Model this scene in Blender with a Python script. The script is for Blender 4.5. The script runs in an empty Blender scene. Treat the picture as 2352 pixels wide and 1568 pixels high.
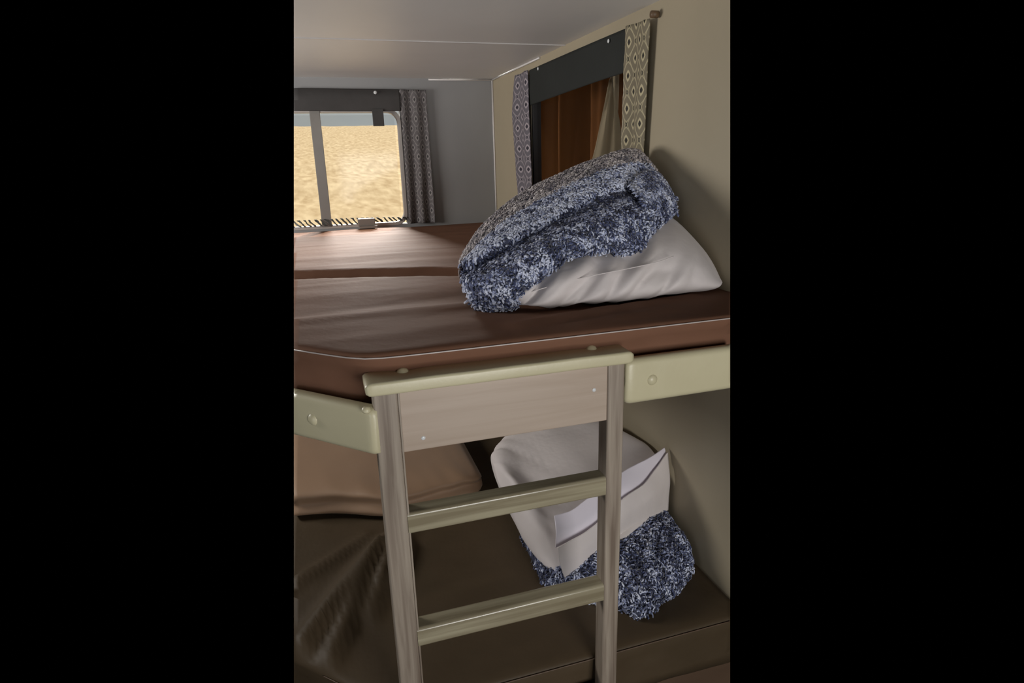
import bpy, bmesh, math, random
import numpy as np
from mathutils import Vector, Matrix, noise

# ------------------------------------------------------------------ camera, world, sun, lights
SC = bpy.context.scene
COL = SC.collection
H = 1.65                                   # eye height above the van floor; all x,y,z below are metres from the eye
F_PX = 1412.85
YAW, PIT, ROL = math.radians(-16.92588), math.radians(16.49738), math.radians(1.55711)
def cam_axes():
    cy, sy, cp, sp, cr, sr = math.cos(YAW), math.sin(YAW), math.cos(PIT), math.sin(PIT), math.cos(ROL), math.sin(ROL)
    r = Vector((cy, sy, 0)); f = Vector((-sy*cp, cy*cp, -sp)); d = f.cross(r)
    return cr*r + sr*d, -sr*r + cr*d, f
RT, DN, FW = cam_axes()
cam_data = bpy.data.cameras.new('camera')
cam = bpy.data.objects.new('camera', cam_data); COL.objects.link(cam)
cam_data.sensor_width = 36; cam_data.lens = 36*F_PX/2352; cam_data.clip_start = .01; cam_data.clip_end = 2000
m = Matrix.Identity(4)
for i in range(3):
    m[i][0] = RT[i]; m[i][1] = -DN[i]; m[i][2] = -FW[i]
m[2][3] = H
cam.matrix_world = m
SC.camera = cam
SC.view_settings.view_transform = 'Standard'; SC.view_settings.look = 'None'
SC.view_settings.gamma = 1; SC.view_settings.use_curve_mapping = False
SC.view_settings.exposure = 0.6
w = bpy.data.worlds.new('world'); SC.world = w; w.use_nodes = True
w.node_tree.nodes['Background'].inputs[0].default_value = (0, 0, 0, 1)
w.node_tree.nodes['Background'].inputs[1].default_value = 0

def aim(o, d):
    o.rotation_euler = Vector(d).to_track_quat('-Z', 'Y').to_euler()
def area(name, loc, d, sx, sy, power, col):
    l = bpy.data.lights.new(name, 'AREA'); l.shape = 'RECTANGLE'; l.size = sx; l.size_y = sy
    l.energy = power; l.color = col
    o = bpy.data.objects.new(name, l); o.location = (loc[0], loc[1], loc[2]+H); aim(o, d); COL.objects.link(o)
    return o
sl = bpy.data.lights.new('sun', 'SUN'); sl.energy = 3.2; sl.angle = math.radians(.6); sl.color = (1, .93, .8)
so = bpy.data.objects.new('sun', sl); aim(so, (-.5, -1, -2)); COL.objects.link(so)
area('doorway_daylight', (.65, -1.1, -.40), (-.1, 2.0, .12), .7, 1.0, 19, (1, .98, .94))
area('added_low_left_fill', (-1.1, -.4, -.50), (1.6, 2.0, 1.0), .6, .4, 3, (.86, .92, 1))  # added weak fill from low left, no window modelled there
area('end_window_sky', (.75, 6.0, 1.15), (-.1, -1, -.35), 1.4, 1.2, 330, (1, .96, .90))
area('added_left_fill', (-1.3, 2.3, .02), (1, .06, -.02), .8, .5, 17, (1, .96, .90))  # added fill out of view, brightens bed, ceiling and side wall
area('side_window_sky', (1.72, 3.05, -.15), (-1, -.45, 0), .4, .6, 9, (1, .9, .75))

# ------------------------------------------------------------------ node helpers / materials
def new_mat(name):
    m = bpy.data.materials.new(name); m.use_nodes = True
    nt = m.node_tree
    return m, nt, nt.nodes['Principled BSDF']
def nd(nt, typ, **kw):
    n = nt.nodes.new(typ)
    for k, v in kw.items():
        if k == 'ins':
            for a, b in v.items():
                n.inputs[a].default_value = b
        else: setattr(n, k, v)
    return n
def mth(nt, op, a, b=None, c=None):
    n = nt.nodes.new('ShaderNodeMath'); n.operation = op
    for i, v in enumerate((a, b, c)):
        if v is None: continue
        if isinstance(v, (int, float)): n.inputs[i].default_value = v
        else: nt.links.new(v, n.inputs[i])
    return n.outputs[0]
def ramp(nt, fac, stops):
    n = nt.nodes.new('ShaderNodeValToRGB'); e = n.color_ramp.elements
    while len(e) < len(stops): e.new(.5)
    for i, (p, c) in enumerate(stops):
        e[i].position = p; e[i].color = (*c, 1)
    nt.links.new(fac, n.inputs[0]); return n.outputs[0]
def coords(nt, scale=(1, 1, 1), rot=(0, 0, 0), kind='Object'):
    tc = nt.nodes.new('ShaderNodeTexCoord'); mp = nt.nodes.new('ShaderNodeMapping')
    mp.inputs['Scale'].default_value = scale; mp.inputs['Rotation'].default_value = rot
    nt.links.new(tc.outputs[kind], mp.inputs[0]); return mp.outputs[0]
def srgb(r, g, b):
    f = lambda c: (c/255/12.92) if c/255 <= .04045 else ((c/255+.055)/1.055)**2.4
    return (f(r), f(g), f(b))
def noisy(name, c1, c2, scale=(8, 8, 8), rough=.6, bump=.0, bscale=80, rot=(0, 0, 0), detail=4, sheen=0, spec=.5, bdist=.002, coat=0):
    m, nt, b = new_mat(name)
    v = coords(nt, scale, rot)
    n = nd(nt, 'ShaderNodeTexNoise', ins={'Scale': 1.0, 'Detail': detail}); nt.links.new(v, n.inputs['Vector'])
    nt.links.new(ramp(nt, n.outputs[0], [(.3, c1), (.7, c2)]), b.inputs['Base Color'])
    b.inputs['Roughness'].default_value = rough
    b.inputs['Specular IOR Level'].default_value = spec
    if sheen: b.inputs['Sheen Weight'].default_value = sheen; b.inputs['Sheen Roughness'].default_value = .4
    if coat: b.inputs['Coat Weight'].default_value = coat
    if bump:
        v2 = coords(nt)
        n2 = nd(nt, 'ShaderNodeTexNoise', ins={'Scale': bscale, 'Detail': 3}); nt.links.new(v2, n2.inputs['Vector'])
        bp = nd(nt, 'ShaderNodeBump', ins={'Strength': bump, 'Distance': bdist}); nt.links.new(n2.outputs[0], bp.inputs['Height'])
        nt.links.new(bp.outputs[0], b.inputs['Normal'])
    return m
M = {}
M['wall'] = noisy('wallboard', srgb(158, 147, 125), srgb(166, 155, 133), (2, 2, 2), .5, .1, 60, spec=.4)
M['ceiling'] = noisy('ceiling_board', srgb(212, 210, 208), srgb(220, 218, 216), (2, 2, 2), .45, .08, 40)
M['endwall'] = noisy('end_wallboard', srgb(138, 138, 140), srgb(146, 146, 147), (2, 2, 2), .5, .08, 60)
M['trim'] = noisy('white_trim', srgb(205, 200, 200), srgb(215, 212, 210), (5, 5, 5), .35)
M['floor'] = noisy('vinyl_floor', srgb(60, 50, 42), srgb(78, 66, 55), (3, 20, 3), .5)
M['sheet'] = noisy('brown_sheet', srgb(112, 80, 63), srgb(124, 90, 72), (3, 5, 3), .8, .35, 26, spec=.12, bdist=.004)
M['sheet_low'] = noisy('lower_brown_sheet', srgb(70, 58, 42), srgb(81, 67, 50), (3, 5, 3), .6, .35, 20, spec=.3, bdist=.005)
M['blanket_brown'] = noisy('tan_brown_blanket', srgb(140, 112, 88), srgb(152, 123, 98), (3, 3, 3), .6, .3, 16, sheen=.2, bdist=.004)
M['vinyl'] = noisy('cream_vinyl', srgb(192, 184, 152), srgb(202, 194, 163), (6, 6, 6), .38, .12, 120, spec=.5)
M['vinyl_grey'] = noisy('shaded_vinyl', srgb(192, 184, 152), srgb(202, 194, 163), (6, 6, 6), .38, .12, 120)
M['pillow'] = noisy('white_pillowcase', srgb(214, 206, 206), srgb(222, 214, 212), (4, 4, 4), .7, .6, 14, sheen=.15, bdist=.006)
M['hem'] = noisy('pillowcase_hem', srgb(224, 218, 230), srgb(230, 224, 234), (4, 4, 4), .7, .2, 20)
M['alu'] = noisy('grey_window_frame', srgb(120, 116, 112), srgb(132, 128, 124), (5, 5, 5), .4)
M['alu_light'] = noisy('pale_window_frame', srgb(168, 162, 158), srgb(176, 170, 166), (5, 5, 5), .4)
M['darkframe'] = noisy('dark_window_frame', srgb(40, 40, 42), srgb(52, 52, 54), (5, 5, 5), .5)
M['shade'] = noisy('charcoal_shade', srgb(58, 56, 56), srgb(68, 66, 66), (9, 9, 9), .8, .2, 200)
M['shade_dark'] = noisy('black_shade', srgb(20, 24, 22), srgb(26, 30, 28), (9, 9, 9), .8, .2, 200)
M['ply'] = noisy('plywood', srgb(120, 98, 74), srgb(140, 116, 88), (2, 14, 2), .6)
M['snap'] = noisy('metal_snap', (.6, .62, .64), (.7, .72, .74), (5, 5, 5), .25)
M['clip'] = noisy('beige_plastic', srgb(122, 114, 108), srgb(130, 122, 116), (5, 5, 5), .5)
M['knob'] = noisy('brown_wood_knob', srgb(90, 70, 50), srgb(104, 82, 60), (5, 5, 5), .5)
M['sand'] = noisy('dry_sand', srgb(200, 174, 134), srgb(244, 224, 186), (3.5, .8, 3), .9, detail=8)
M['ridge'] = noisy('painted_haze_ridge', srgb(168, 182, 198), srgb(190, 200, 208), (.03, .03, .06), .95)  # bluish distance haze is put into the ridge's own colour
M['piping'] = noisy('pale_piping', srgb(190, 180, 176), srgb(200, 190, 186), (5, 5, 5), .3)
M['base'] = noisy('dark_base_panel', srgb(84, 66, 52), srgb(98, 78, 62), (2, 2, 10), .5)

def wood(name, c1, c2, axis, rough=.4):
    sc = [70, 70, 70]; sc[axis] = 3.0
    m, nt, b = new_mat(name)
    v = coords(nt, tuple(sc))
    n = nd(nt, 'ShaderNodeTexNoise', ins={'Scale': 1.0, 'Detail': 5, 'Distortion': .6}); nt.links.new(v, n.inputs['Vector'])
    nt.links.new(ramp(nt, n.outputs[0], [(.32, c1), (.5, tuple((a+b_)/2 for a, b_ in zip(c1, c2))), (.68, c2)]), b.inputs['Base Color'])
    bp = nd(nt, 'ShaderNodeBump', ins={'Strength': .15, 'Distance': .001}); nt.links.new(n.outputs[0], bp.inputs['Height'])
    nt.links.new(bp.outputs[0], b.inputs['Normal']); b.inputs['Roughness'].default_value = rough
    return m
M['wood_z'] = wood('grey_wood_upright', srgb(118, 104, 92), srgb(168, 156, 142), 2)
M['wood_x'] = wood('grey_wood_rung', srgb(132, 122, 100), srgb(168, 160, 136), 0, .2)
M['board'] = wood('pale_laminate_board', srgb(168, 150, 134), srgb(178, 161, 146), 0, .4)

def glass():
    m, nt, b = new_mat('window_glass')
    nt.nodes.remove(b); out = nt.nodes['Material Output']
    t = nd(nt, 'ShaderNodeBsdfTransparent', ins={0: (.93, .93, .93, 1)}); g = nd(nt, 'ShaderNodeBsdfGlossy', ins={'Roughness': .08})
    mx = nd(nt, 'ShaderNodeMixShader', ins={0: .008}); nt.links.new(t.outputs[0], mx.inputs[1]); nt.links.new(g.outputs[0], mx.inputs[2])
    nt.links.new(mx.outputs[0], out.inputs[0]); return m
M['glass'] = glass()
def tarp(name, c, tr):
    m, nt, b = new_mat(name)
    out = nt.nodes['Material Output']; b.inputs['Base Color'].default_value = (*c, 1); b.inputs['Roughness'].default_value = .8; b.inputs['Specular IOR Level'].default_value = 0
    t = nd(nt, 'ShaderNodeBsdfTranslucent', ins={0: (*tr, 1)})
    mx = nd(nt, 'ShaderNodeMixShader', ins={0: .6}); nt.links.new(b.outputs[0], mx.inputs[1]); nt.links.new(t.outputs[0], mx.inputs[2])
    nt.links.new(mx.outputs[0], out.inputs[0]); return m
M['tarp'] = tarp('brown_tarp', srgb(120, 80, 50), (.15, .10, .062))
M['tarp_grey'] = tarp('grey_sheeting', srgb(140, 132, 112), (.7, .64, .54))

def print_fabric(name, w, h, ground, light, dark):
    """staggered diamond-eye print on UVs given in metres"""
    m, nt, b = new_mat(name)
    tc = nt.nodes.new('ShaderNodeTexCoord'); sp = nt.nodes.new('ShaderNodeSeparateXYZ'); nt.links.new(tc.outputs['UV'], sp.inputs[0])
    u = mth(nt, 'DIVIDE', sp.outputs[0], w); v = mth(nt, 'DIVIDE', sp.outputs[1], h)
    def d(off):
        a = mth(nt, 'ABSOLUTE', mth(nt, 'SUBTRACT', mth(nt, 'FRACT', mth(nt, 'ADD', u, off)), .5))
        c = mth(nt, 'ABSOLUTE', mth(nt, 'SUBTRACT', mth(nt, 'FRACT', mth(nt, 'ADD', v, off)), .5))
        l1 = mth(nt, 'ADD', a, c)
        l2 = mth(nt, 'SQRT', mth(nt, 'ADD', mth(nt, 'MULTIPLY', a, a), mth(nt, 'MULTIPLY', c, c)))
        return mth(nt, 'ADD', mth(nt, 'MULTIPLY', l1, .6), mth(nt, 'MULTIPLY', l2, .5))
    dd = mth(nt, 'MINIMUM', d(10.0), d(10.5))
    c = ramp(nt, dd, [(0, dark), (.10, dark), (.12, light), (.19, light), (.22, ground), (.43, ground), (.47, light), (.52, dark), (.6, ground)])
    nt.links.new(c, b.inputs['Base Color']); b.inputs['Roughness'].default_value = .85
    return m
M['print_grey'] = print_fabric('grey_diamond_print', .13, .088, srgb(98, 94, 102), srgb(158, 150, 156), srgb(50, 47, 58))
M['print_warm'] = print_fabric('taupe_diamond_print', .078, .088, srgb(118, 110, 92), srgb(180, 170, 140), srgb(50, 46, 40))
M['print_small'] = print_fabric('small_diamond_print', .058, .088, srgb(96, 92, 94), srgb(134, 130, 130), srgb(62, 60, 62))
def lace():
    m, nt, b = new_mat('openwork_band')
    out = nt.nodes['Material Output']; b.inputs['Base Color'].default_value = (.05, .05, .045, 1)
    v = coords(nt, (1, 1, 1), (0, math.radians(42), 0))
    wv = nd(nt, 'ShaderNodeTexWave', ins={'Scale': 17.0, 'Distortion': 4.0, 'Detail': 2.0, 'Detail Scale': 1.5}); wv.bands_direction = 'X'
    nt.links.new(v, wv.inputs['Vector'])
    t = nd(nt, 'ShaderNodeBsdfTransparent')
    f = mth(nt, 'GREATER_THAN', wv.outputs[1], .36)
    mx = nd(nt, 'ShaderNodeMixShader'); nt.links.new(f, mx.inputs[0]); nt.links.new(b.outputs[0], mx.inputs[1]); nt.links.new(t.outputs[0], mx.inputs[2])
    nt.links.new(mx.outputs[0], out.inputs[0]); return m
M['lace'] = lace()
def fluff(name, stops):
    m, nt, b = new_mat(name)
    a = nd(nt, 'ShaderNodeAttribute', attribute_name='tint')
    nt.links.new(ramp(nt, a.outputs['Fac'], stops), b.inputs['Base Color']); b.inputs['Roughness'].default_value = .8
    b.inputs['Sheen Weight'].default_value = .3
    return m
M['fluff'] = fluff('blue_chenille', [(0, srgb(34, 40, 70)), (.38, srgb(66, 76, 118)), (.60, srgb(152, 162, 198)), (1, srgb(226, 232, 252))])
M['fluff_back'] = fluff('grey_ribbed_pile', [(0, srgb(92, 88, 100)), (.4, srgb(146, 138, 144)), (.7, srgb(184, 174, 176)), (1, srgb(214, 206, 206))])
M['fleece'] = noisy('navy_fleece_backing', srgb(44, 48, 72), srgb(74, 78, 100), (60, 60, 60), .9)

# ------------------------------------------------------------------ mesh helpers
# The place is modelled only as far as the photograph's two side limits: two section
# planes through the wall, beds and ceiling (the cut-away sides of the bunk room).
def ray(px, py):
    return (RT*((px-1176)/F_PX) + DN*((py-784)/F_PX) + FW)
def plane(px, sgn):
    n = ray(px, 0).cross(ray(px, 1568)).normalized()
    if n.dot(FW)*sgn < 0: pass
    if n.dot(RT)*sgn < 0: n = -n
    return n                                # points outward (sgn +1: to the right)
CUT = (plane(675, -1), plane(1677, 1))

def tag(o, label=None, cat=None, group=None, kind=None):
    if label: o['label'] = label
    if cat: o['category'] = cat
    if group: o['group'] = group
    if kind: o['kind'] = kind
    return o
def empty(name, loc, label, cat, group=None):
    o = bpy.data.objects.new(name, None); COL.objects.link(o); o.location = (loc[0], loc[1], loc[2]+H)
    o.empty_display_size = .05
    return tag(o, label, cat, group)
def mesh(name, vs, fs, mat, parent=None, smooth=True, cut=False, uvs=None, solid=0, bevel=0, fill=True, tint=None, sub=0):
    """vs in metres from the eye; origin goes to the parent's base or to the mesh's own base"""
    vs = [Vector(v) for v in vs]
    bm = bmesh.new(); bv = [bm.verts.new(v) for v in vs]
    uvl = bm.loops.layers.uv.new('uv') if uvs else None
    for f in fs:
        try: fc = bm.faces.new([bv[i] for i in f])
        except ValueError: continue
        fc.smooth = smooth
        if uvl:
            for l, i in zip(fc.loops, f): l[uvl].uv = uvs[i]
    if bevel:
        bmesh.ops.recalc_face_normals(bm, faces=bm.faces)
        bmesh.ops.bevel(bm, geom=list(bm.edges), offset=bevel, segments=3, profile=.5, affect='EDGES', clamp_overlap=True)
    if cut:
        for n in CUT:
            r = bmesh.ops.bisect_plane(bm, geom=list(bm.verts)+list(bm.edges)+list(bm.faces), plane_co=(0, 0, 0), plane_no=n, clear_outer=True)
            if fill:
                es = [e for e in r['geom_cut'] if isinstance(e, bmesh.types.BMEdge) and e.is_valid]
                try: bmesh.ops.holes_fill(bm, edges=es, sides=0)
                except Exception: pass
    bmesh.ops.recalc_face_normals(bm, faces=bm.faces)
    if parent is not None: org = Vector(parent['_org']) if '_org' in parent else parent.matrix_basis.translation - Vector((0, 0, H))
    else:
        xs = [v.co for v in bm.verts]
        org = Vector((sum(c.x for c in xs)/len(xs), sum(c.y for c in xs)/len(xs), min(c.z for c in xs)))
    root = parent
    off = org.copy()
    if parent is not None:
        off = Vector((0, 0, 0)); p = parent
        while p is not None: off += p.location; p = p.parent
        off -= Vector((0, 0, H))
    for v in bm.verts: v.co -= off
    me = bpy.data.meshes.new(name); bm.to_mesh(me); bm.free()
    me.materials.append(mat)
    o = bpy.data.objects.new(name, me); COL.objects.link(o)
    if parent is not None: o.parent = parent
    else: o.location = off + Vector((0, 0, H))
    if sub:
        s = o.modifiers.new('sub', 'SUBSURF'); s.levels = s.render_levels = sub
    if solid:
        s = o.modifiers.new('solid', 'SOLIDIFY'); s.thickness = solid; s.offset = 0
    return o
def boxes(lst):
    vs, fs = [], []
    for (x0, x1, y0, y1, z0, z1) in lst:
        k = len(vs)
        vs += [(x, y, z) for x in (x0, x1) for y in (y0, y1) for z in (z0, z1)]
        fs += [tuple(k+i for i in f) for f in ((0, 1, 3, 2), (4, 6, 7, 5), (0, 4, 5, 1), (2, 3, 7, 6), (0, 2, 6, 4), (1, 5, 7, 3))]
    return vs, fs
def box(name, b, mat, parent=None, **k):
    vs, fs = boxes(b if isinstance(b, list) else [b]); k.setdefault('smooth', False)
    return mesh(name, vs, fs, mat, parent, **k)
def cr(p, t):                                 # Catmull-Rom through list of Vectors, t in 0..len-1
    n = len(p); i = min(int(t), n-2); f = t-i
    a, b, c, d = p[max(i-1, 0)], p[i], p[i+1], p[min(i+2, n-1)]
    return .5*((2*b) + (c-a)*f + (2*a-5*b+4*c-d)*f*f + (3*b-a-3*c+d)*f**3)
def crc(p, t):
    n = len(p); i = int(t) % n; f = t-int(t)
    a, b, c, d = p[i-1], p[i], p[(i+1) % n], p[(i+2) % n]
    return .5*((2*b) + (c-a)*f + (2*a-5*b+4*c-d)*f*f + (3*b-a-3*c+d)*f**3)
def loft_closed(stations, nu, nv, disp=None):
    """stations: list of closed rings of control points; ends closed with fans"""
    S = [[Vector(q) for q in s] for s in stations]; k = len(S[0]); ns = len(S)
    rings = []
    for a in range(nu):
        t = a/(nu-1)*(ns-1)
        ctrl = [cr([S[j][i] for j in range(ns)], t) for i in range(k)]
        rings.append([crc(ctrl, b/nv*k) for b in range(nv)])
    vs = [v for r in rings for v in r]; fs = []
    for a in range(nu-1):
        for b in range(nv):
            b2 = (b+1) % nv
            fs.append((a*nv+b, a*nv+b2, (a+1)*nv+b2, (a+1)*nv+b))
    for a in (0, nu-1):
        c = sum(rings[a], Vector())/nv; vs.append(c); ci = len(vs)-1
        for b in range(nv): fs.append((a*nv+b, a*nv+(b+1) % nv, ci))
    if disp: vs = [disp(v) for v in vs]
    return vs, fs
def patch(rows, nu, nv, disp=None):
    R_ = [[Vector(q) for q in r] for r in rows]
    vs = []; nr, nc = len(R_), len(R_[0])
    for a in range(nv):
        t = a/(nv-1)*(nr-1)
        ctrl = [cr([R_[j][i] for j in range(nr)], t) for i in range(nc)]
        for b in range(nu): vs.append(cr(ctrl, b/(nu-1)*(nc-1)))
    fs = [(a*nu+b, a*nu+b+1, (a+1)*nu+b+1, (a+1)*nu+b) for a in range(nv-1) for b in range(nu-1)]
    if disp: vs = [disp(v) for v in vs]
    return vs, fs
def tube(pts, r, n=8, sub=1):
    P = [Vector(p) for p in pts]
    if sub > 1: P = [cr(P, i/((len(P)-1)*sub)*(len(P)-1)) for i in range((len(P)-1)*sub+1)]
    vs, fs = [], []
    for i, p in enumerate(P):
        t = (P[min(i+1, len(P)-1)]-P[max(i-1, 0)]).normalized()
        a = t.cross(Vector((0, 0, 1)) if abs(t.z) < .9 else Vector((1, 0, 0))).normalized(); b = t.cross(a)
        for k in range(n): vs.append(p+r*(math.cos(2*math.pi*k/n)*a+math.sin(2*math.pi*k/n)*b))
    for i in range(len(P)-1):
        for k in range(n): fs.append((i*n+k, i*n+(k+1) % n, (i+1)*n+(k+1) % n, (i+1)*n+k))
    fs += [tuple(range(n)), tuple(range((len(P)-1)*n, len(P)*n))]
    return vs, fs
def dome(c, nrm, r, h, n=16, rings=6):
    c = Vector(c); z = Vector(nrm).normalized(); x = z.orthogonal().normalized(); y = z.cross(x)
    vs, fs = [], []
    for i in range(rings):
        a = i/rings*math.pi/2
        for k in range(n):
            t = 2*math.pi*k/n
            vs.append(c+r*math.cos(a)*(math.cos(t)*x+math.sin(t)*y)+h*math.sin(a)*z)
    vs.append(c+h*z); top = len(vs)-1
    for i in range(rings-1):
        for k in range(n): fs.append((i*n+k, i*n+(k+1) % n, (i+1)*n+(k+1) % n, (i+1)*n+k))
    for k in range(n): fs.append(((rings-1)*n+k, (rings-1)*n+(k+1) % n, top))
    fs.append(tuple(range(n)))
    return vs, fs
def nz(x, y=0, z=0): return noise.noise(Vector((x, y, z)))
def ridge(x, y, x0, y0, x1, y1, wd, h):       # gaussian ridge along a segment
    dx, dy = x1-x0, y1-y0; L2 = dx*dx+dy*dy
    t = max(0, min(1, ((x-x0)*dx+(y-y0)*dy)/L2)); px, py = x0+t*dx, y0+t*dy
    d2 = (x-px)**2+(y-py)**2
    return h*math.exp(-d2/(wd*wd))*(.4+.6*math.sin(math.pi*min(1, max(0, .15+t*.7))))

# ------------------------------------------------------------------ the room shell
XB, YA, ZC = .91, 3.2, .386
W1 = (-1.0, .434, -.300, .242)                  # end window  x0,x1,z0,z1
W2 = (1.74, 2.62, -.20, .352)                 # side window y0,y1,z0,z1
o = box('ceiling', (-1.3, .96, 1.0, 3.25, ZC, ZC+.03), M['ceiling'], cut=True); tag(o, kind='structure')
o = box('trim_1', (-1.3, .91, 2.236, 2.246, ZC-.003, ZC+.001), M['trim'], cut=True); tag(o, kind='structure')
o = box('wall_back', [(-1.3, W1[0], YA, YA+.04, -1.65, ZC), (W1[1], XB, YA, YA+.04, -1.65, ZC),
                      (W1[0], W1[1], YA, YA+.04, W1[3], ZC), (W1[0], W1[1], YA, YA+.04, -1.65, W1[2])], M['endwall'], cut=True); tag(o, kind='structure')
o = box('wall_right', [(XB, XB+.04, .6, W2[0], -1.65, ZC), (XB, XB+.04, W2[1], YA+.04, -1.65, ZC),
                       (XB, XB+.04, W2[0], W2[1], W2[3], ZC), (XB, XB+.04, W2[0], W2[1], -1.65, W2[2])], M['wall'], cut=True); tag(o, kind='structure')
o = box('floor', (-1.3, .95, .3, 3.25, -1.68, -1.65), M['floor'], cut=True); tag(o, kind='structure')
o = mesh('trim_2', *tube([(XB-.004, YA-.004, -.31), (XB-.004, YA-.004, ZC-.003)], .005), M['trim']); tag(o, kind='structure')
o = mesh('trim_3', *tube([(.585, YA-.004, ZC-.005), (XB-.008, YA-.004, ZC-.005)], .004), M['trim']); tag(o, kind='structure')
o = mesh('trim_4', *tube([(XB-.004, 2.50, ZC-.004), (XB-.004, YA-.01, ZC-.004)], .004), M['trim']); tag(o, kind='structure')

# end window: frame with rounded corner, mullion, panes
def rounded_frame(x0, x1, z0, z1, r, wd, y0, y1):
    def loop(a0, a1, b0, b1, rr):
        p = []
        for cx, cz, s in ((a1-rr, b1-rr, 0), (a0+rr, b1-rr, 90), (a0+rr, b0+rr, 180), (a1-rr, b0+rr, 270)):
            for k in range(7):
                a = math.radians(s+k*15); p.append((cx+rr*math.cos(a), cz+rr*math.sin(a)))
        return p
    O = loop(x0, x1, z0, z1, r+wd*.2); I = loop(x0+wd, x1-wd, z0+wd, z1-wd, r)
    n = len(O); vs = [(x, y0, z) for x, z in O]+[(x, y0, z) for x, z in I]+[(x, y1, z) for x, z in O]+[(x, y1, z) for x, z in I]
    fs = []
    for k in range(n):
        j = (k+1) % n
        fs += [(k, j, n+j, n+k), (2*n+k, 3*n+k, 3*n+j, 2*n+j), (n+k, n+j, 3*n+j, 3*n+k), (k, 2*n+k, 2*n+j, j)]
    return vs, fs
w1 = empty('window_1', (.2, YA, -.26), None, None); w1['kind'] = 'structure'
mesh('window_frame', *rounded_frame(W1[0], W1[1]+.002, W1[2]-.004, W1[3]+.004, .05, .014, YA-.003, YA+.034), M['alu_light'], w1, smooth=False, cut=True)
box('mullion', (.015, .062, YA-.006, YA+.03, W1[2]+.004, W1[3]), M['alu'], w1, bevel=.002)
box('pane', (W1[0]+.03, .03, YA+.014, YA+.017, W1[2]+.02, W1[3]-.02), M['glass'], w1, cut=True)
box('pane', (.045, W1[1]-.025, YA+.020, YA+.023, W1[2]+.02, W1[3]-.02), M['glass'], w1)

# charcoal shade rolled up over the end window, with hanging strap
t = empty('window_shade', (.2, YA-.01, .235), 'charcoal fabric shade gathered at the top of the bright end window, strap hanging', 'window shade')
def shade_disp(v): return v + Vector((0, .004*nz(v.x*6, v.z*30), 0))
vs, fs = patch([[(-1.2, 3.185, .336), (-.3, 3.185, .336), (.2, 3.185, .334), (.436, 3.185, .333)],
                [(-1.2, 3.165, .30), (-.3, 3.165, .30), (.2, 3.165, .30), (.436, 3.165, .30)],
                [(-1.2, 3.172, .24), (-.3, 3.172, .24), (.2, 3.170, .236), (.436, 3.172, .236)]], 60, 12, shade_disp)
mesh('shade_fabric', vs, fs, M['shade'], t, cut=True, solid=.006, fill=False)
box('strap', (.300, .352, 3.160, 3.166, .168, .245), M['shade'], t, bevel=.001)
mesh('snap', *dome((.322, 3.163, .318), (0, -1, 0), .008, .004), M['snap'], t)
# openwork band along the sill + clip
o = mesh('patterned_sill_band', *patch([[(-1.2, 3.188, -.257), (0, 3.188, -.257), (.2, 3.188, -.258), (.43, 3.188, -.266)],
          [(-1.2, 3.18, -.292), (0, 3.18, -.29), (.2, 3.178, -.288), (.43, 3.18, -.283)]], 60, 5), M['lace'], cut=True, solid=.002, fill=False)
tag(o, 'openwork patterned fabric band along the bottom of the bright end window', 'curtain band')
box_ = empty('plastic_clip', (.22, 3.15, -.30), 'small beige plastic clip on the sill band of the end window', 'clip')
box('clip_body', (.185, .268, 3.15, 3.176, -.305, -.262), M['clip'], box_, bevel=.003)
box('clip_base', (.19, .276, 3.135, 3.150, -.308, -.296), M['clip'], box_, bevel=.002)

# curtains
def curtain(name, top, bot, mat, label, depth_dir, waves, amp, parts=True, edges=None):
    """top/bot: (p0,p1) corner pairs; hanging cloth with vertical pleats"""
    nu, nv = 50, 40
    vs, uvs = [], []
    (a0, a1), (b0, b1) = [(Vector(p), Vector(q)) for p, q in (top, bot)]
    for j in range(nv):
        f = j/(nv-1)
        for i in range(nu):
            s = i/(nu-1)
            l, r = a0.lerp(b0, f), a1.lerp(b1, f)
            if edges: l, r = edges(f, l, r)
            p = l.lerp(r, s) + Vector(depth_dir)*(amp*math.sin(s*waves*2*math.pi+f*1.2)*(.5+.5*f)+.003*nz(s*4, f*6))
            vs.append(p); uvs.append((s*(a1-a0).length*1.25, f*(a0-b0).length))
    fs = [(j*nu+i, j*nu+i+1, (j+1)*nu+i+1, (j+1)*nu+i) for j in range(nv-1) for i in range(nu-1)]
    t = empty(name, ((b0+b1)/2).to_tuple(), label, 'curtain')
    mesh('curtain_cloth', vs, fs, mat, t, uvs=uvs, solid=.0025)
    return t
c = curtain('curtain', ((.436, 3.175, .333), (.565, 3.175, .331)), ((.442, 3.175, -.30), (.572, 3.175, -.30)), M['print_small'],
        'narrow grey diamond print curtain hanging right of the bright end window', (0, -1, 0), 2.0, .008)
def e_left(f, l, r):
    b = math.sin(min(1, f*3)*math.pi/2)
    l = l + Vector((0, .075*b*(1-f*.9), 0)); return l, r
c = curtain('curtain', ((.895, 2.79, .350), (.895, 2.615, .352)), ((.895, 2.74, -.30), (.895, 2.585, -.30)), M['print_grey'],
        'blue grey diamond print curtain at the far edge of the dark side window', (-1, 0, 0), 1.5, .006, edges=e_left)
c = curtain('curtain', ((.895, 1.745, .353), (.890, 1.60, .345)), ((.895, 1.75, -.10), (.892, 1.625, -.10)), M['print_warm'],
        'taupe diamond print curtain at the near edge of the dark side window', (-1, 0, 0), 1.5, .006)
vs, fs = tube([(.905, 1.585, .352), (.885, 1.585, .352)], .009, 10)
mesh('curtain_hook', vs, fs, M['knob'], c)

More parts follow.
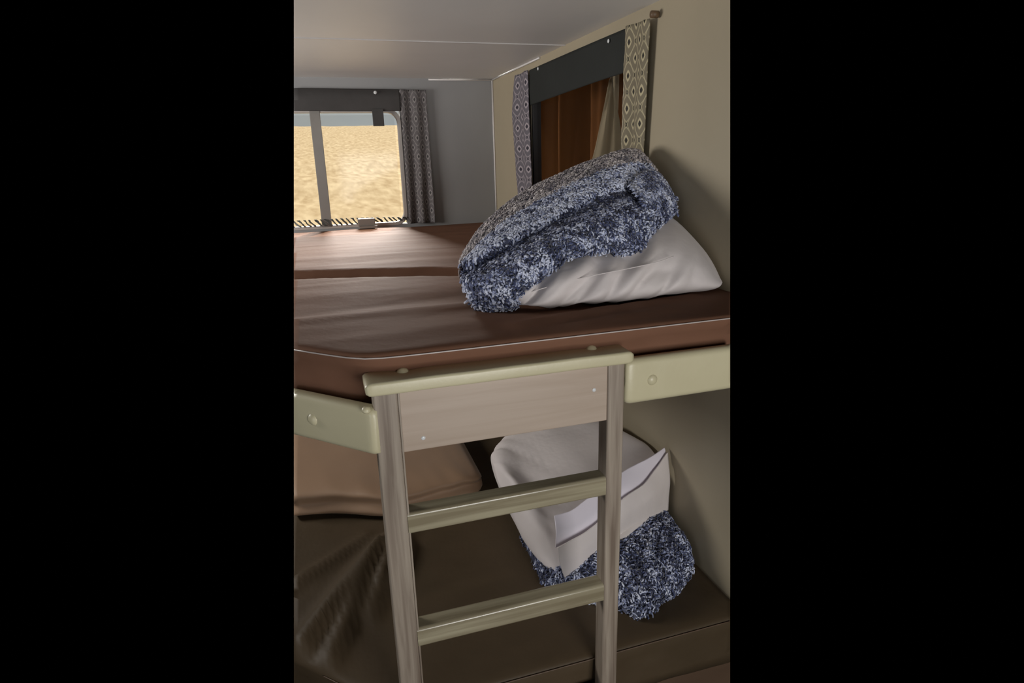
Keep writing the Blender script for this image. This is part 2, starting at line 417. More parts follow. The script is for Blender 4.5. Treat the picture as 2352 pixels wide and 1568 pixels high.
# side window
w2 = empty('window_2', (XB+.02, 2.2, W2[2]), None, None); w2['kind'] = 'structure'
fr = []
for (y0, y1, z0, z1) in ((W2[0], W2[0]+.02, W2[2], W2[3]), (W2[1]-.02, W2[1], W2[2], W2[3]), (W2[0], W2[1], W2[3]-.02, W2[3]), (W2[0], W2[1], W2[2], W2[2]+.02)):
    fr.append((XB+.002, XB+.036, y0, y1, z0, z1))
box('window_frame', fr, M['darkframe'], w2)
box('pane', (XB+.018, XB+.021, W2[0]+.01, W2[1]-.01, W2[2]+.01, W2[3]-.01), M['glass'], w2)
t = empty('window_shade', (XB-.006, 2.2, .20), 'black fabric shade covering the upper part of the side window, two small snaps', 'window shade')
vs, fs = patch([[(.906, 1.742, .352), (.903, 2.0, .352), (.903, 2.4, .352), (.906, 2.618, .352)],
                [(.902, 1.742, .27), (.899, 2.0, .27), (.899, 2.4, .27), (.902, 2.618, .27)],
                [(.905, 1.742, .235), (.901, 2.0, .23), (.902, 2.4, .22), (.905, 2.618, .215)]], 40, 12)
mesh('shade_fabric', vs, fs, M['shade_dark'], t, solid=.003)
mesh('snap', *dome((.898, 1.862, .335), (-1, 0, 0), .006, .003), M['snap'], t)
mesh('snap', *dome((.900, 2.50, .342), (-1, 0, 0), .006, .003), M['snap'], t)
# hanging sheeting outside the side window
def sheeting(x, y0, y1, z0, z1, fn, nu=60, nv=30):
    vs = []
    for j in range(nv):
        f = j/(nv-1)
        for i in range(nu):
            y = y0+(y1-y0)*i/(nu-1); z = z1+(z0-z1)*f
            vs.append((x+fn(y, z), y, z))
    fs = [(j*nu+i, j*nu+i+1, (j+1)*nu+i+1, (j+1)*nu+i) for j in range(nv-1) for i in range(nu-1)]
    return vs, fs
vs, fs = sheeting(1.17, 1.9, 3.3, -.8, .462, lambda y, z: .03*math.sin(y*17+.5)+.012*math.sin(y*41+z*3))
o = mesh('brown_tarpaulin', vs, fs, M['tarp'], solid=.004, cut=True, fill=False)
tag(o, 'brown tarpaulin hanging in vertical folds outside the side window', 'tarpaulin')
rows = []
for q in range(-2, 7):                                        # gathered at the top, spreading as it falls
    z = .30-.6*q/6 if q >= 0 else .30-.0805*q; a = max(0, (.26-z))
    rows.append([(1.05, 2.125+a*.62+.012*math.sin(q*1.7), z), (1.04, 2.118+a*.33, z), (1.05, 2.11+a*.08, z), (1.04, 2.10-a*.25, z)])
vs, fs = patch(rows, 60, 40, lambda v: v+Vector((.010*math.sin((v.y-2.1)/(.03+max(0, .26-v.z)*.5)*10), 0, 0)))
o = mesh('grey_plastic_sheeting', vs, fs, M['tarp_grey'], solid=.003)
tag(o, 'pale grey gathered plastic sheeting hanging outside the side window', 'sheeting')
o = box('awning', (1.0, 1.7, 2.0, 3.3, .46, .48), M['tarp'], bevel=.003, cut=True)
tag(o, 'awning fabric shading the outside of the side window', 'awning')

# outdoors beyond the end window: a sandy slope and a ridge with painted haze
nu, nv = 60, 60; vs = []
for j in range(nv):
    f = j/(nv-1); y = 6+130*f**1.6
    for i in range(nu):
        x = -18+60*i/(nu-1)
        if y < 12: pass
        z = -2.3 + (y-6)*.074 + .25*nz(x*.2, y*.2) + .06*nz(x*1.5, y*1.5)
        vs.append((x, y, z))
fs = [(j*nu+i, j*nu+i+1, (j+1)*nu+i+1, (j+1)*nu+i) for j in range(nv-1) for i in range(nu-1)]
o = mesh('sandy_ground', vs, fs, M['sand'], cut=True, fill=False); tag(o, kind='structure')
vs = []
for j in range(12):
    for i in range(60):
        x = -60+200*i/59; f = j/11
        vs.append((x, 160+40*f, 4+ 26*f + 2*nz(x*.05, f*2)))
fs = [(j*60+i, j*60+i+1, (j+1)*60+i+1, (j+1)*60+i) for j in range(11) for i in range(59)]
o = mesh('far_hillside', vs, fs, M['ridge'], cut=True, fill=False); tag(o, kind='structure')

# ------------------------------------------------------------------ bunk beds
def front_y(x, y0=1.03):
    k = .03
    d = .045-x
    s = .5*(d+math.sqrt(d*d+k*k))             # smooth bend into the clipped corner
    return y0+1.03*s-.004
def bed(zt, zb, y0, disp, xs=(-1.2, .902), nx=150, ytop=None, undercut=.036, side_in=.02, yend=3.172):
    """mattress as closed lofted ring: top (dense in y), rounded front edge, side, bottom"""
    vs, fs = [], []
    prof_n = None
    ny = 110
    for i in range(nx):
        x = xs[0]+(xs[1]-xs[0])*i/(nx-1); fy = front_y(x, y0)
        ring = []
        ring.append((x, yend, zb)); ring.append((x, yend, zt-.02))
        for j in range(ny):
            f = j/(ny-1); y = yend-.01+(fy+.012-yend+.01)*(1-(1-f)**1.0)
            ring.append((x, y, zt+disp(x, y)*min(1, (y-fy)/.05+.05)))
        for a in (35, 60, 90):
            ar = math.radians(a); ring.append((x, fy+.012-.012*math.sin(ar), zt-.012+.012*math.cos(ar)))
        for k in range(1, 6):
            f = k/5; ring.append((x, fy+undercut*math.sqrt(f) + .0050*nz(x*12+f*3, f*3+zt*7), zt-.012+(zb-zt+.012)*f))
        if prof_n is None: prof_n = len(ring)
        vs += ring
    n = prof_n
    for i in range(nx-1):
        for k in range(n):
            fs.append((i*n+k, i*n+(k+1) % n, (i+1)*n+(k+1) % n, (i+1)*n+k))
    fs += [tuple(range(n)), tuple(range((nx-1)*n, nx*n))]
    return vs, fs
def up_disp(x, y):
    h = .004*nz(x*2.2, y*2.2)
    h += .0050*nz(x*1.5, y*11+x*1.5)+.0026*nz(x*2.2+7, y*26-x*2)
    yy = 1.90-.30*(x+.1)-.15*(x+.1)**2                                     # long fold across the middle
    h += .014*math.exp(-((y-yy-.05)/.04)**2)-.014*math.exp(-((y-yy)/.024)**2)
    yy = 1.42-.02*x
    h += -.009*math.exp(-((y-yy)/.05)**2)+.006*math.exp(-((y-yy+.10)/.03)**2)
    h += ridge(x, y, .35, 1.10, .80, 1.20, .018, .010)+ridge(x, y, .45, 1.06, .72, 1.12, .012, .007)
    h += -.006*math.exp(-((y-2.5)/.3)**2)*0
    return h
t = empty('upper_mattress', (.3, 1.9, -.42), 'upper bunk mattress with a tight wrinkled brown fitted sheet', 'mattress')
vs, fs = bed(-.313, -.415, 1.022, up_disp)
mesh('fitted_sheet', vs, fs, M['sheet'], t, cut=True)
pp = [(x, front_y(x, 1.022)-.001, -.3195+.002*(x-.3)) for x in [-.10+.03*i for i in range(33)] if x < .90]
mesh('piping', *tube(pp, .0013, 6), M['piping'], t, cut=True)
t = empty('bunk_platform', (.3, 1.9, -.45), 'plywood platform carrying the upper bunk mattress, padded rails in front', 'bunk platform')
vs = []; xs_ = [-1.2+2.1*i/60 for i in range(61)]
ring = [(x, front_y(x, 1.05)) for x in xs_]+[(.90, 3.19), (-1.2, 3.19)]
n = len(ring); vs = [(x, y, -.416) for x, y in ring]+[(x, y, -.446) for x, y in ring]
fs = [tuple(range(n)), tuple(range(n, 2*n))]+[(k, (k+1) % n, n+(k+1) % n, n+k) for k in range(n)]
mesh('platform_board', vs, fs, M['ply'], t, smooth=False, cut=True)

def padded(name, a, b, z0, z1, th, label, mat, buttons, parent=None, corner=None, cut=True):
    """upholstered board between plan points a and b (front face), soft edges"""
    a, b = Vector((*a, 0)), Vector((*b, 0)); d = (b-a); L = d.length; d.normalize(); nrm = Vector((d.y, -d.x, 0))  # outward, towards viewer
    nu, nv = 80, 28; vs = []
    r = .013
    prof = []
    def corner_arc(cx, cz, s):
        for k in range(5):
            an = math.radians(s+k*22.5); prof.append((cx+r*math.cos(an), cz+r*math.sin(an)))
    corner_arc(-r, z1-r, 0); corner_arc(-th+r, z1-r, 90)
    corner_arc(-th+r, z0+r, 180); corner_arc(-r, z0+r, 270)
    n = len(prof); zm = (z0+z1)/2
    for i in range(nu):
        s = L*i/(nu-1); e = min(s, L-s); k = 1-(1-min(1, e/.014))**2*.22 if e < .014 else 1
        for (dep, z) in prof:
            dd = (dep+th/2)*k-th/2; zz = zm+(z-zm)*(1-(1-k)*.5)
            if dep > -th/2:
                for bs in buttons:
                    q = ((s-bs)**2+(zz-zm)**2)/(.028**2); dd -= .004*math.exp(-q)
            p = a+d*s+nrm*dd; vs.append((p.x, p.y, zz))
    fs = [(i*n+k, i*n+(k+1) % n, (i+1)*n+(k+1) % n, (i+1)*n+k) for i in range(nu-1) for k in range(n)]
    fs += [tuple(range(n)), tuple(range((nu-1)*n, nu*n))]
    base = a+d*(L*.5)
    t = empty(name, (base.x, base.y, z0), label, 'padded rail')
    mesh('cushion', vs, fs, mat, t, cut=cut)
    for bs in buttons:
        p = a+d*bs+nrm*(-.005)
        mesh('button', *dome((p.x, p.y, zm), nrm, .0125, .009), mat, t)
    return t, a, d, nrm
t, a, d, nrm = padded('padded_rail', (.533, 1.0), (.905, 1.0), -.467, -.374, .032, 'cream padded vinyl rail to the right of the ladder, one button', M['vinyl'], [.056])
t, a, d, nrm = padded('padded_rail', (-.50, 1.552), (.052, .992), -.489, -.400, .032, 'grey cream padded vinyl rail to the left of the ladder, running off at an angle', M['vinyl'], [.786-.145])
mesh('corner_tuft', *dome((.043, 1.003, -.403), (.1, -.5, 1), .008, .008), M['vinyl'], t)

# ------------------------------------------------------------------ ladder
lad = empty('bunk_ladder', (.31, 1.02, -1.65), 'grey wood grain bunk ladder with a cream padded top bar', 'ladder')
def rail(x0, x1):
    return box('side_rail', (x0, x1, 1.0, 1.04, -1.65, -.375), M['wood_z'], lad, bevel=.004)
rail(.055, .097); rail(.493, .529)
box('edge_strip', (.097, .1005, 1.001, 1.038, -1.65, -.377), M['wood_z'], lad, bevel=.001)
def rung(z):
    # section in y,z : rounded top front nose
    pts = [(1.04, z-.041), (1.002, z-.041), (1.0, z-.038), (1.0, z-.008)]
    for k in range(7):
        an = math.radians(180-k*15); pts.append((1.007+.007*math.cos(an), z-.007+.007*math.sin(an)))
    pts += [(1.034, z), (1.040, z-.004)]
    n = len(pts); xa, xb = .0965, .4935
    vs = [(xa, y, q) for y, q in pts]+[(xb, y, q) for y, q in pts]
    fs = [tuple(range(n)), tuple(range(n, 2*n))]+[(k, (k+1) % n, n+(k+1) % n, n+k) for k in range(n)]
    return mesh('rung', vs, fs, M['wood_x'], lad, smooth=False)
for z in (-.614, -.868, -1.16, -1.42): rung(z)
pb = box('panel_board', (.0965, .4935, 1.003, 1.022, -.492, -.372), M['board'], lad, bevel=.0015)
for (x, z) in ((.136, -.470), (.466, -.425)): mesh('screw', *dome((x, 1.0035, z), (0, -1, 0), .004, .002), M['snap'], pb)
# padded top bar: lofted rounded box
nu = 90; vs = []; x0, x1 = .044, .538; y0, y1, z0, z1 = .983, 1.052, -.3745, -.3505; r = .0055
prof = []
for cy_, cz_, s in ((y0+r, z1-r, 90), (y0+r, z0+r, 180), (y1-r, z0+r, 270), (y1-r, z1-r, 0)):
    for k in range(5):
        an = math.radians(s+k*22.5); prof.append((cy_+r*math.cos(an), cz_+r*math.sin(an)))
n = len(prof); zm = (z0+z1)/2; ym = (y0+y1)/2
for i in range(nu):
    s = (x1-x0)*i/(nu-1); e = min(s, x1-x0-s); k = math.sqrt(max(0, 1-(1-min(1, e/.012))**2)); k = .62+.38*k
    for y, z in prof:
        yy = ym+(y-ym)*(.86+.14*k); zz = zm+(z-zm)*k
        x = x0+s
        if z > zm:
            for bx in (.1125, .474): zz -= .004*math.exp(-((x-bx)**2+(yy-1.038)**2)/.022**2)
        zz += .0012*nz(x*9, y*20)
        vs.append((x, yy, zz))
fs = [(i*n+k, i*n+(k+1) % n, (i+1)*n+(k+1) % n, (i+1)*n+k) for i in range(nu-1) for k in range(n)]+[tuple(range(n)), tuple(range((nu-1)*n, nu*n))]
tb = mesh('padded_top_bar', vs, fs, M['vinyl'], lad); tb['label'] = 'cream padded vinyl bar'
for bx in (.1125, .474): mesh('button', *dome((bx, 1.036, -.354), (0, -.15, 1), .011, .008), M['vinyl'], tb)

# ------------------------------------------------------------------ bedding helpers
def wrinkle(v, amp=.006, dirx=1.0, seed=0):
    a = nz(v.x*9*dirx+seed, v.y*4, v.z*14)*amp + nz(v.x*22+seed, v.y*9, v.z*9)*amp*.4
    return v+Vector((a*.3, -a*.6, a*.6))
def sample_tufts(vs, fs, n, length, rad, rnd, tintfn, outward=None, rowlen=0, keep=None):
    """curled chenille loops scattered over a surface: tapered three-sided tubes"""
    V = np.array([tuple(v) for v in vs]); F = np.array([f for f in fs if len(f) == 4])
    a, b, c, d = (V[F[:, i]] for i in range(4))
    N = np.cross(c-a, d-b); A = np.linalg.norm(N, axis=1)*.5+1e-12
    if outward is not None:
        s = np.sign(np.einsum('ij,ij->i', N, (a+c)/2-np.array(outward))); N = N*s[:, None]
    N = N/(2*A)[:, None]
    idx = rnd.choice(len(F), size=n, p=A/A.sum()); u = rnd.random((n, 1)); v = rnd.random((n, 1))
    P = (a[idx]*(1-u)+b[idx]*u)*(1-v)+(d[idx]*(1-u)+c[idx]*u)*v; Nn = N[idx]
    rand = rnd.normal(size=(n, 3)); T = np.cross(Nn, rand); T /= np.linalg.norm(T, axis=1)[:, None]; B = np.cross(Nn, T)
    L = length*(.6+.8*rnd.random((n, 1))); bend = .4+.8*rnd.random((n, 1))
    lean = rnd.normal(size=(n, 1))*.5; grav = np.array([[0, 0, -.35]])
    OV = []; rr = rad*(.75+.5*rnd.random((n, 1)))
    steps = ((-.1, 0, .9), (.42, .12, 1.1), (.62, .62, 1.1), (.40, 1.05, 1.0))
    for (h, s, k) in steps:
        C = P+Nn*L*h+T*L*s*bend+B*L*s*lean*.4+grav*L*s
        for q in range(3):
            an = 2*math.pi*q/3
            OV.append(C+rr*k*(math.cos(an)*(B)+math.sin(an)*(T*.6+Nn*.5)))
    OV.append(P+Nn*L*.26+T*L*1.14*bend+B*L*1.14*lean*.4+grav*L*1.15)
    OV = np.stack(OV, axis=1)                                  # n,13,3
    fl = []
    for s in range(3):
        for q in range(3): fl.append((s*3+q, s*3+(q+1) % 3, (s+1)*3+(q+1) % 3, (s+1)*3+q))
    tr = [(9, 10, 12), (10, 11, 12), (11, 9, 12)]
    rowf = (idx//rowlen)/(len(F)/rowlen) if rowlen else None
    tint = np.clip(tintfn(P, rnd, rowf), 0, 1)
    if keep is not None:
        k_ = keep(rowf); OV = OV[k_]; tint = tint[k_]
    return OV, fl, tr, tint
def tuft_mesh(name, data, mat, parent):
    OV, fl, tr, tint = data; n = len(OV)
    off = parent.location - Vector((0, 0, H)); p = parent.parent
    while p is not None: off = off + p.location; p = p.parent
    co = (OV-np.array(off)).reshape(-1, 3).astype(np.float32)
    base = (np.arange(n)*13)[:, None]
    q = (base[:, None, :]+np.array(fl)[None]).reshape(-1); t3 = (base[:, None, :]+np.array(tr)[None]).reshape(-1)
    loops = np.concatenate([q, t3]).astype(np.int32); nq, nt_ = len(q)//4, len(t3)//3
    me = bpy.data.meshes.new(name); me.vertices.add(len(co)); me.vertices.foreach_set('co', co.ravel())
    me.loops.add(len(loops)); me.loops.foreach_set('vertex_index', loops)
    me.polygons.add(nq+nt_)
    st = np.concatenate([np.arange(nq)*4, nq*4+np.arange(nt_)*3]).astype(np.int32)
    me.polygons.foreach_set('loop_start', st)
    me.polygons.foreach_set('use_smooth', np.ones(nq+nt_, bool))
    me.update(calc_edges=True); me.validate()
    at = me.attributes.new('tint', 'FLOAT', 'POINT')
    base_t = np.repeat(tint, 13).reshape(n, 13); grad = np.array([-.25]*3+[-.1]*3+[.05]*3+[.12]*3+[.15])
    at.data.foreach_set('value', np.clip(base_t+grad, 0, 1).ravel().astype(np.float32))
    me.materials.append(mat)
    o = bpy.data.objects.new(name, me); COL.objects.link(o); o.parent = parent
    o['kind'] = 'stuff'
    return o

# ------------------------------------------------------------------ upper pillow, leaning up the side wall
def st(x, bf, fb, tf, tb, bk, bb):
    return [(x, *bf), (x, *fb), (x, *tf), (x, *tb), (x, *bk), (x, *bb)]
stations = [
 [( .383, 1.235, -.290), (.381, 1.222, -.284), (.384, 1.235, -.277), (.386, 1.29, -.275), (.388, 1.33, -.283), (.386, 1.29, -.292)],
 st(.415, (1.215, -.307), (1.198, -.280), (1.235, -.252), (1.40, -.235), (1.47, -.27), (1.40, -.306)),
 st(.50, (1.205, -.308), (1.185, -.262), (1.24, -.222), (1.42, -.185), (1.56, -.24), (1.45, -.307)),
 st(.60, (1.205, -.308), (1.18, -.250), (1.25, -.202), (1.45, -.165), (1.60, -.22), (1.50, -.307)),
 st(.72, (1.208, -.308), (1.188, -.245), (1.27, -.185), (1.47, -.140), (1.62, -.20), (1.50, -.307)),
 st(.82, (1.218, -.308), (1.20, -.250), (1.30, -.175), (1.47, -.130), (1.62, -.20), (1.50, -.307)),
 st(.875, (1.232, -.306), (1.222, -.270), (1.31, -.205), (1.46, -.148), (1.58, -.20), (1.48, -.305)),
 st(.897, (1.245, -.296), (1.238, -.28), (1.31, -.225), (1.44, -.17), (1.54, -.21), (1.45, -.29)),
]
def pil_disp(v):
    q = v.x*.75-(v.z+.3)*.9                                   # creases rise to the right from the lower edge
    s = abs(nz(q*26, v.y*3+(v.x+v.z)*4, 1.3))-.2
    f = math.exp(-((v.y-1.2)/.09)**2)*max(0, min(1, (.84-v.x)/.15))
    return v+Vector((0, -.036*f*s, .020*f*s+.004*nz(v.x*10, v.y*8, v.z*10)))
t = empty('pillow', (.64, 1.4, -.31), 'white pillow half under the blue fluffy throw on the upper bunk', 'pillow')
vs, fs = loft_closed(stations, 110, 84, pil_disp)
mesh('pillowcase', vs, fs, M['pillow'], t)
mesh('seam', *tube([(.384, 1.219, -.280), (.44, 1.190, -.259), (.535, 1.1785, -.241), (.64, 1.1755, -.229), (.70, 1.180, -.222), (.74, 1.19, -.215)], .0011, 6, 6), M['pillow'], t)

# ------------------------------------------------------------------ upper fluffy throw
F_ = [(.301, 1.27, -.306), (.334, 1.24, -.306), (.376, 1.218, -.292), (.404, 1.205, -.251), (.497, 1.20, -.194), (.588, 1.22, -.192), (.682, 1.24, -.203), (.722, 1.27, -.172), (.862, 1.39, -.130)]
Mi = [(.287, 1.29, -.255), (.318, 1.235, -.24), (.365, 1.21, -.221), (.418, 1.205, -.193), (.52, 1.235, -.157), (.616, 1.265, -.132), (.72, 1.30, -.129), (.785, 1.345, -.105), (.872, 1.41, -.107)]
Ri = [(.297, 1.33, -.224), (.331, 1.32, -.201), (.382, 1.32, -.170), (.471, 1.34, -.139), (.592, 1.38, -.096), (.697, 1.42, -.063), (.792, 1.45, -.054), (.852, 1.48, -.054), (.884, 1.47, -.080)]
Sl = [(.313, 1.42, -.228), (.349, 1.50, -.208), (.409, 1.55, -.159), (.527, 1.60, -.087), (.675, 1.60, -.030), (.795, 1.60, .006), (.855, 1.60, .012), (.882, 1.58, -.020), (.888, 1.54, -.055)]
Bk = [(.32, 1.46, -.27), (.36, 1.58, -.27), (.43, 1.68, -.25), (.54, 1.72, -.20), (.67, 1.73, -.17), (.78, 1.73, -.15), (.84, 1.72, -.15), (.872, 1.68, -.15), (.88, 1.62, -.14)]
Bo = [(.33, 1.47, -.303), (.37, 1.60, -.303), (.44, 1.70, -.303), (.55, 1.75, -.303), (.67, 1.76, -.303), (.78, 1.76, -.303), (.84, 1.75, -.303), (.868, 1.72, -.303), (.872, 1.68, -.303)]
Fu = [(x+.012, y+.03, max(z-.012, -.304)) for x, y, z in F_]
def fold_disp(v):
    return v+Vector((0, 0, .005*nz(v.x*7, v.y*7, v.z*7)))
Gr = [tuple(.7*a+.3*b+c for a, b, c in zip(r_, m_, (0, .014, -.010))) for r_, m_ in zip(Ri, Mi)]
vs, fs = patch([Fu, F_, Mi, Gr, Ri, Sl, Bk, Bo], 120, 104, fold_disp)
t = empty('fluffy_throw', (.58, 1.45, -.31), 'blue and white fluffy throw heaped over the white pillow on the upper bunk', 'throw blanket')
bl = mesh('throw_backing', vs, fs, M['fleece'], t, solid=.004)
rnd = np.random.default_rng(5)
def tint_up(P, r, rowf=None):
    # navy front, highlight painted along the fold, shade painted in its groove, greyer behind
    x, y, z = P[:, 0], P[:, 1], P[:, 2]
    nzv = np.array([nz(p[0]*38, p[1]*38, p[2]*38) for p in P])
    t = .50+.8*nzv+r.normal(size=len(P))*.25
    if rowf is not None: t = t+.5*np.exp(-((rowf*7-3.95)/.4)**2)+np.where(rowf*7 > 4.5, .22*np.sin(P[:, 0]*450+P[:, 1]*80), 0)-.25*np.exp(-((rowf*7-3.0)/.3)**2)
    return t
ctr = (.58, 1.50, -.28)
D = dict(outward=ctr, rowlen=119)
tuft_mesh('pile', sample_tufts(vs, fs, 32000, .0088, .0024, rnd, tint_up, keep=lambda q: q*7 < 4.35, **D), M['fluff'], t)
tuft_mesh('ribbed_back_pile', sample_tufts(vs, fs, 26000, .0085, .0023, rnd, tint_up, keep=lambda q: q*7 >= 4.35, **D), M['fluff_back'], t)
# folded-over corner of the same throw, on the wall side
C1 = [[(.745, 1.30, -.140), (.80, 1.36, -.118), (.862, 1.40, -.128), (.886, 1.42, -.150)],
      [(.735, 1.33, -.105), (.80, 1.38, -.080), (.865, 1.43, -.085), (.890, 1.45, -.115)],
      [(.74, 1.40, -.068), (.80, 1.44, -.045), (.86, 1.48, -.045), (.888, 1.49, -.080)]]
vs2, fs2 = patch(C1, 40, 30)
f2 = mesh('folded_corner', vs2, fs2, M['fleece'], t, solid=.004)
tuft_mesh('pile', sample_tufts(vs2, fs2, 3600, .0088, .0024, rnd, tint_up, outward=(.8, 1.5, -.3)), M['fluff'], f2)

# ------------------------------------------------------------------ lower bunk
def low_disp(x, y):
    h = .006*nz(x*2.4, y*2.4)+.004*nz(x*3, y*9)
    for (x0, y0, x1, y1, wd, hh) in ((.10, 1.66, -.16, 1.28, .034, .050), (.07, 1.60, -.10, 1.20, .024, .032), (.12, 1.62, .02, 1.35, .026, .034),
                                     (.16, 1.68, .06, 1.45, .020, .024), (.04, 1.70, -.30, 1.45, .022, .020), (.45, 1.32, .12, 1.25, .02, .006), (.4, 1.42, .1, 1.37, .015, .006)):
        h += ridge(x, y, x0, y0, x1, y1, wd, hh)
    return h
t = empty('lower_mattress', (.3, 1.9, -1.2), 'lower bunk mattress under a rumpled dark brown sheet', 'mattress')
vs, fs = bed(-1.098, -1.24, 1.053, low_disp, undercut=.008)
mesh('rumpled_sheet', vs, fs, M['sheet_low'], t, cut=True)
pp = [(x, front_y(x, 1.053)-.002, -1.104) for x in [-.10+.03*i for i in range(33)] if x < .90]
mesh('piping', *tube(pp, .0014, 6), M['base'], t, cut=True)
t = empty('lower_bunk_base', (.3, 1.9, -1.65), 'dark panelled base under the lower bunk mattress', 'bunk base')
ring = [(x, front_y(x, 1.075)) for x in xs_]+[(.90, 3.19), (-1.2, 3.19)]; n = len(ring)
vs = [(x, y, -1.241) for x, y in ring]+[(x, y, -1.65) for x, y in ring]
fs = [tuple(range(n)), tuple(range(n, 2*n))]+[(k, (k+1) % n, n+(k+1) % n, n+k) for k in range(n)]
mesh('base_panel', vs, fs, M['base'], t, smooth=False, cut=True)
# brown blanket folded across the far part of the lower bunk
def bst(x, h, yf):
    yf = yf*1.045
    return [(x, yf+.02, -1.092), (x, yf-.005, -1.078+h*.3), (x, yf+.03, -1.093+h), (x, 2.3, -1.10+h*1.3), (x, 2.9, -1.10+h*1.3), (x, 3.10, -1.10+h*.5), (x, 3.08, -1.092), (x, 2.3, -1.092)]
def lo(v):                                    # eye-centred spacing of the lower bedding
    return Vector((v[0]*1.045-max(0, v[0]-.6)*.14, v[1]*1.045, v[2]*1.045))
sts = [bst(-1.1, .10, 1.86), bst(-.5, .10, 1.84), bst(-.1, .09, 1.80), bst(.12, .085, 1.72), bst(.30, .08, 1.74), bst(.41, .07, 1.76), bst(.445, .04, 1.80)]
vs, fs = loft_closed(sts, 80, 80, lambda v: v+Vector((0, 0, max(0, .008*nz(v.x*5, v.y*3)+.004*nz(v.x*20+v.y*6, v.y*3)) if v.z > -1.08 else 0)))
o = mesh('folded_blanket', vs, fs, M['blanket_brown'], cut=True)
tag(o, 'tan brown blanket folded across the far end of the lower bunk', 'blanket')

# lower pillow
ls = [
 [(.425, 1.56, -.925), (.422, 1.57, -.905), (.425, 1.62, -.880), (.430, 1.66, -.885), (.430, 1.64, -.915), (.428, 1.60, -.93)],
 st(.445, (1.36, -1.005), (1.37, -.955), (1.47, -.872), (1.66, -.870), (1.72, -.92), (1.55, -.99)),
 st(.50, (1.26, -1.045), (1.27, -.975), (1.40, -.905), (1.72, -.862), (1.80, -.92), (1.60, -1.00)),
 st(.56, (1.24, -1.015), (1.27, -.955), (1.37, -.900), (1.74, -.850), (1.84, -.90), (1.6, -1.0)),
 st(.64, (1.25, -.962), (1.27, -.935), (1.35, -.888), (1.74, -.838), (1.84, -.90), (1.6, -.98)),
 st(.74, (1.29, -.955), (1.285, -.92), (1.35, -.870), (1.72, -.825), (1.80, -.88), (1.6, -.96)),
 st(.84, (1.33, -.965), (1.32, -.925), (1.385, -.845), (1.62, -.812), (1.70, -.86), (1.55, -.95)),
 st(.893, (1.355, -.955), (1.35, -.925), (1.40, -.835), (1.50, -.822), (1.55, -.86), (1.50, -.93)),
]
def lp_disp(v):
    s = nz(v.x*9+v.z*11, v.y*5, 4.3)
    q = (v.x-.5)*.8+(v.y-1.5)*.5                              # creases gathering towards the folded hem
    f = math.exp(-((v.x-.52)/.16)**2)
    return v+Vector((0, -.006*s-.016*f*(abs(nz(q*22, v.z*6, 2.2))-.2), .008*nz(v.x*7, v.y*6, v.z*8)+.012*f*(abs(nz(q*20, v.z*5, 7.7))-.2)))
t = empty('pillow', (.64, 1.5, -1.098), 'white pillow leaning over the fluffy throw on the lower bunk', 'pillow')
ls = [[lo(q) for q in r_] for r_ in ls]
vs, fs = loft_closed(ls, 110, 84, lp_disp)
mesh('pillowcase', vs, fs, M['pillow'], t)
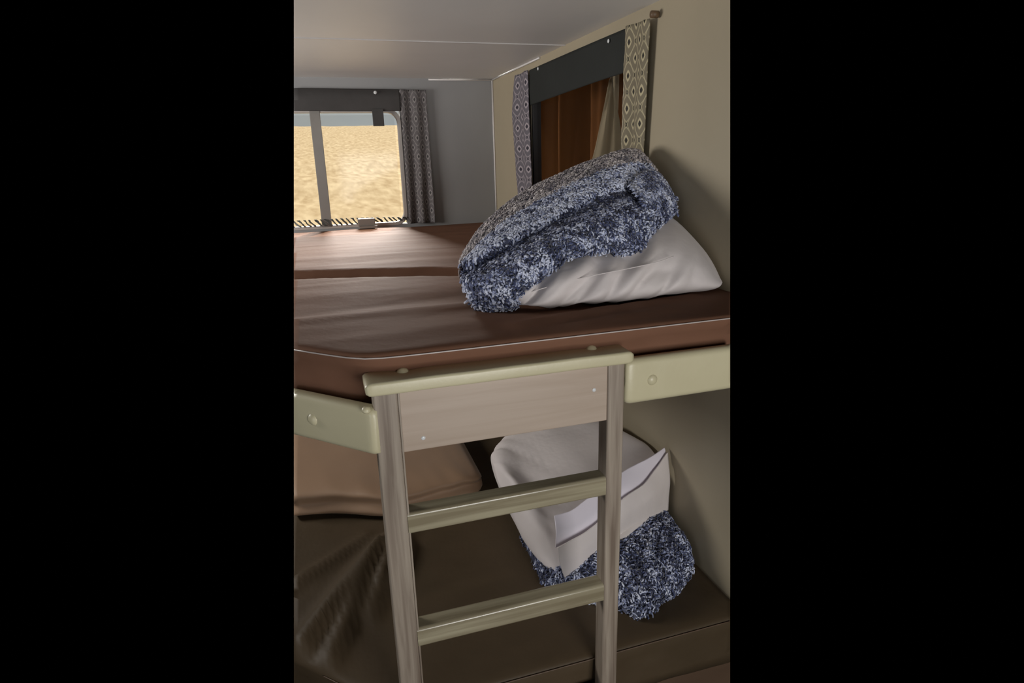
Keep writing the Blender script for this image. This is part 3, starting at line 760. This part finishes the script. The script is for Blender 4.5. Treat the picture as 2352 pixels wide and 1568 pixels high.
# open hem of the pillowcase: a pale band folded out across the front
hem = [[(.896, 1.44, -.822), (.832, 1.405, -.824), (.718, 1.37, -.838), (.633, 1.355, -.875), (.563, 1.345, -.905), (.514, 1.345, -.913)],
       [(.897, 1.43, -.839), (.812, 1.385, -.861), (.711, 1.34, -.867), (.624, 1.32, -.904), (.558, 1.31, -.931), (.505, 1.31, -.938)],
       [(.892, 1.425, -.861), (.792, 1.37, -.885), (.706, 1.33, -.894), (.62, 1.31, -.939), (.556, 1.30, -.959), (.499, 1.30, -.975)]]
vs, fs = patch(hem, 60, 20, lambda v: v+Vector((0, .003*nz(v.x*20, v.z*20), 0)))
h_ = mesh('open_hem', vs, fs, M['hem'], t, solid=.003); h_['label'] = 'pale lilac inside of the pillowcase opening'
flap = [[(.897, 1.42, -.828), (.790, 1.358, -.871), (.701, 1.318, -.882), (.616, 1.295, -.926), (.552, 1.285, -.946), (.498, 1.285, -.965)],
        [(.895, 1.40, -.919), (.793, 1.338, -.921), (.692, 1.302, -.931), (.609, 1.285, -.963), (.551, 1.275, -.992), (.501, 1.275, -1.007)],
        [(.893, 1.40, -1.005), (.789, 1.345, -.996), (.699, 1.315, -1.001), (.612, 1.292, -1.02), (.551, 1.275, -1.052), (.520, 1.278, -1.072)]]
vs, fs = patch(flap, 60, 30, lambda v: v+Vector((0, .006*nz(v.x*14+v.z*9, v.z*10), 0)))
mesh('front_layer', vs, fs, M['pillow'], t, solid=.003)

# lower fluffy throw
lb = [
 [(.450, 1.30, -1.045), (.447, 1.27, -1.04), (.452, 1.30, -1.03), (.455, 1.38, -1.02), (.457, 1.45, -1.03), (.455, 1.38, -1.05)],
 st(.50, (1.23, -1.05), (1.205, -1.03), (1.26, -1.0), (1.45, -.985), (1.60, -1.01), (1.45, -1.05)),
 st(.57, (1.17, -1.05), (1.15, -1.01), (1.22, -.975), (1.45, -.96), (1.62, -1.0), (1.45, -1.05)),
 st(.63, (1.11, -1.05), (1.08, -1.02), (1.17, -.965), (1.45, -.955), (1.62, -1.0), (1.45, -1.05)),
 st(.70, (1.13, -1.05), (1.105, -1.01), (1.20, -.955), (1.45, -.95), (1.62, -1.0), (1.45, -1.05)),
 st(.79, (1.16, -1.05), (1.14, -1.01), (1.22, -.955), (1.45, -.945), (1.62, -1.0), (1.45, -1.05)),
 st(.86, (1.20, -1.048), (1.18, -1.01), (1.25, -.960), (1.45, -.95), (1.60, -1.0), (1.45, -1.05)),
 st(.888, (1.25, -1.04), (1.24, -1.01), (1.28, -.98), (1.42, -.975), (1.55, -1.0), (1.42, -1.04)),
]
t = empty('fluffy_throw', (.68, 1.42, -1.098), 'crumpled blue grey fluffy throw under the white pillow on the lower bunk', 'throw blanket')
lb = [[lo(q) for q in r_] for r_ in lb]
vs, fs = loft_closed(lb, 90, 70, lambda v: v+Vector((0, .010*nz(v.x*14, v.z*5), .012*nz(v.x*12, v.y*12, 3))))
mesh('throw_backing', vs, fs, M['fleece'], t)
fq = [f for f in fs if len(f) == 4]
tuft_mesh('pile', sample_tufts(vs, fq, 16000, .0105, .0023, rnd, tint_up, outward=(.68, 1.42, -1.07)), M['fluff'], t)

for o in bpy.data.objects:
    if '_org' in o: del o['_org']
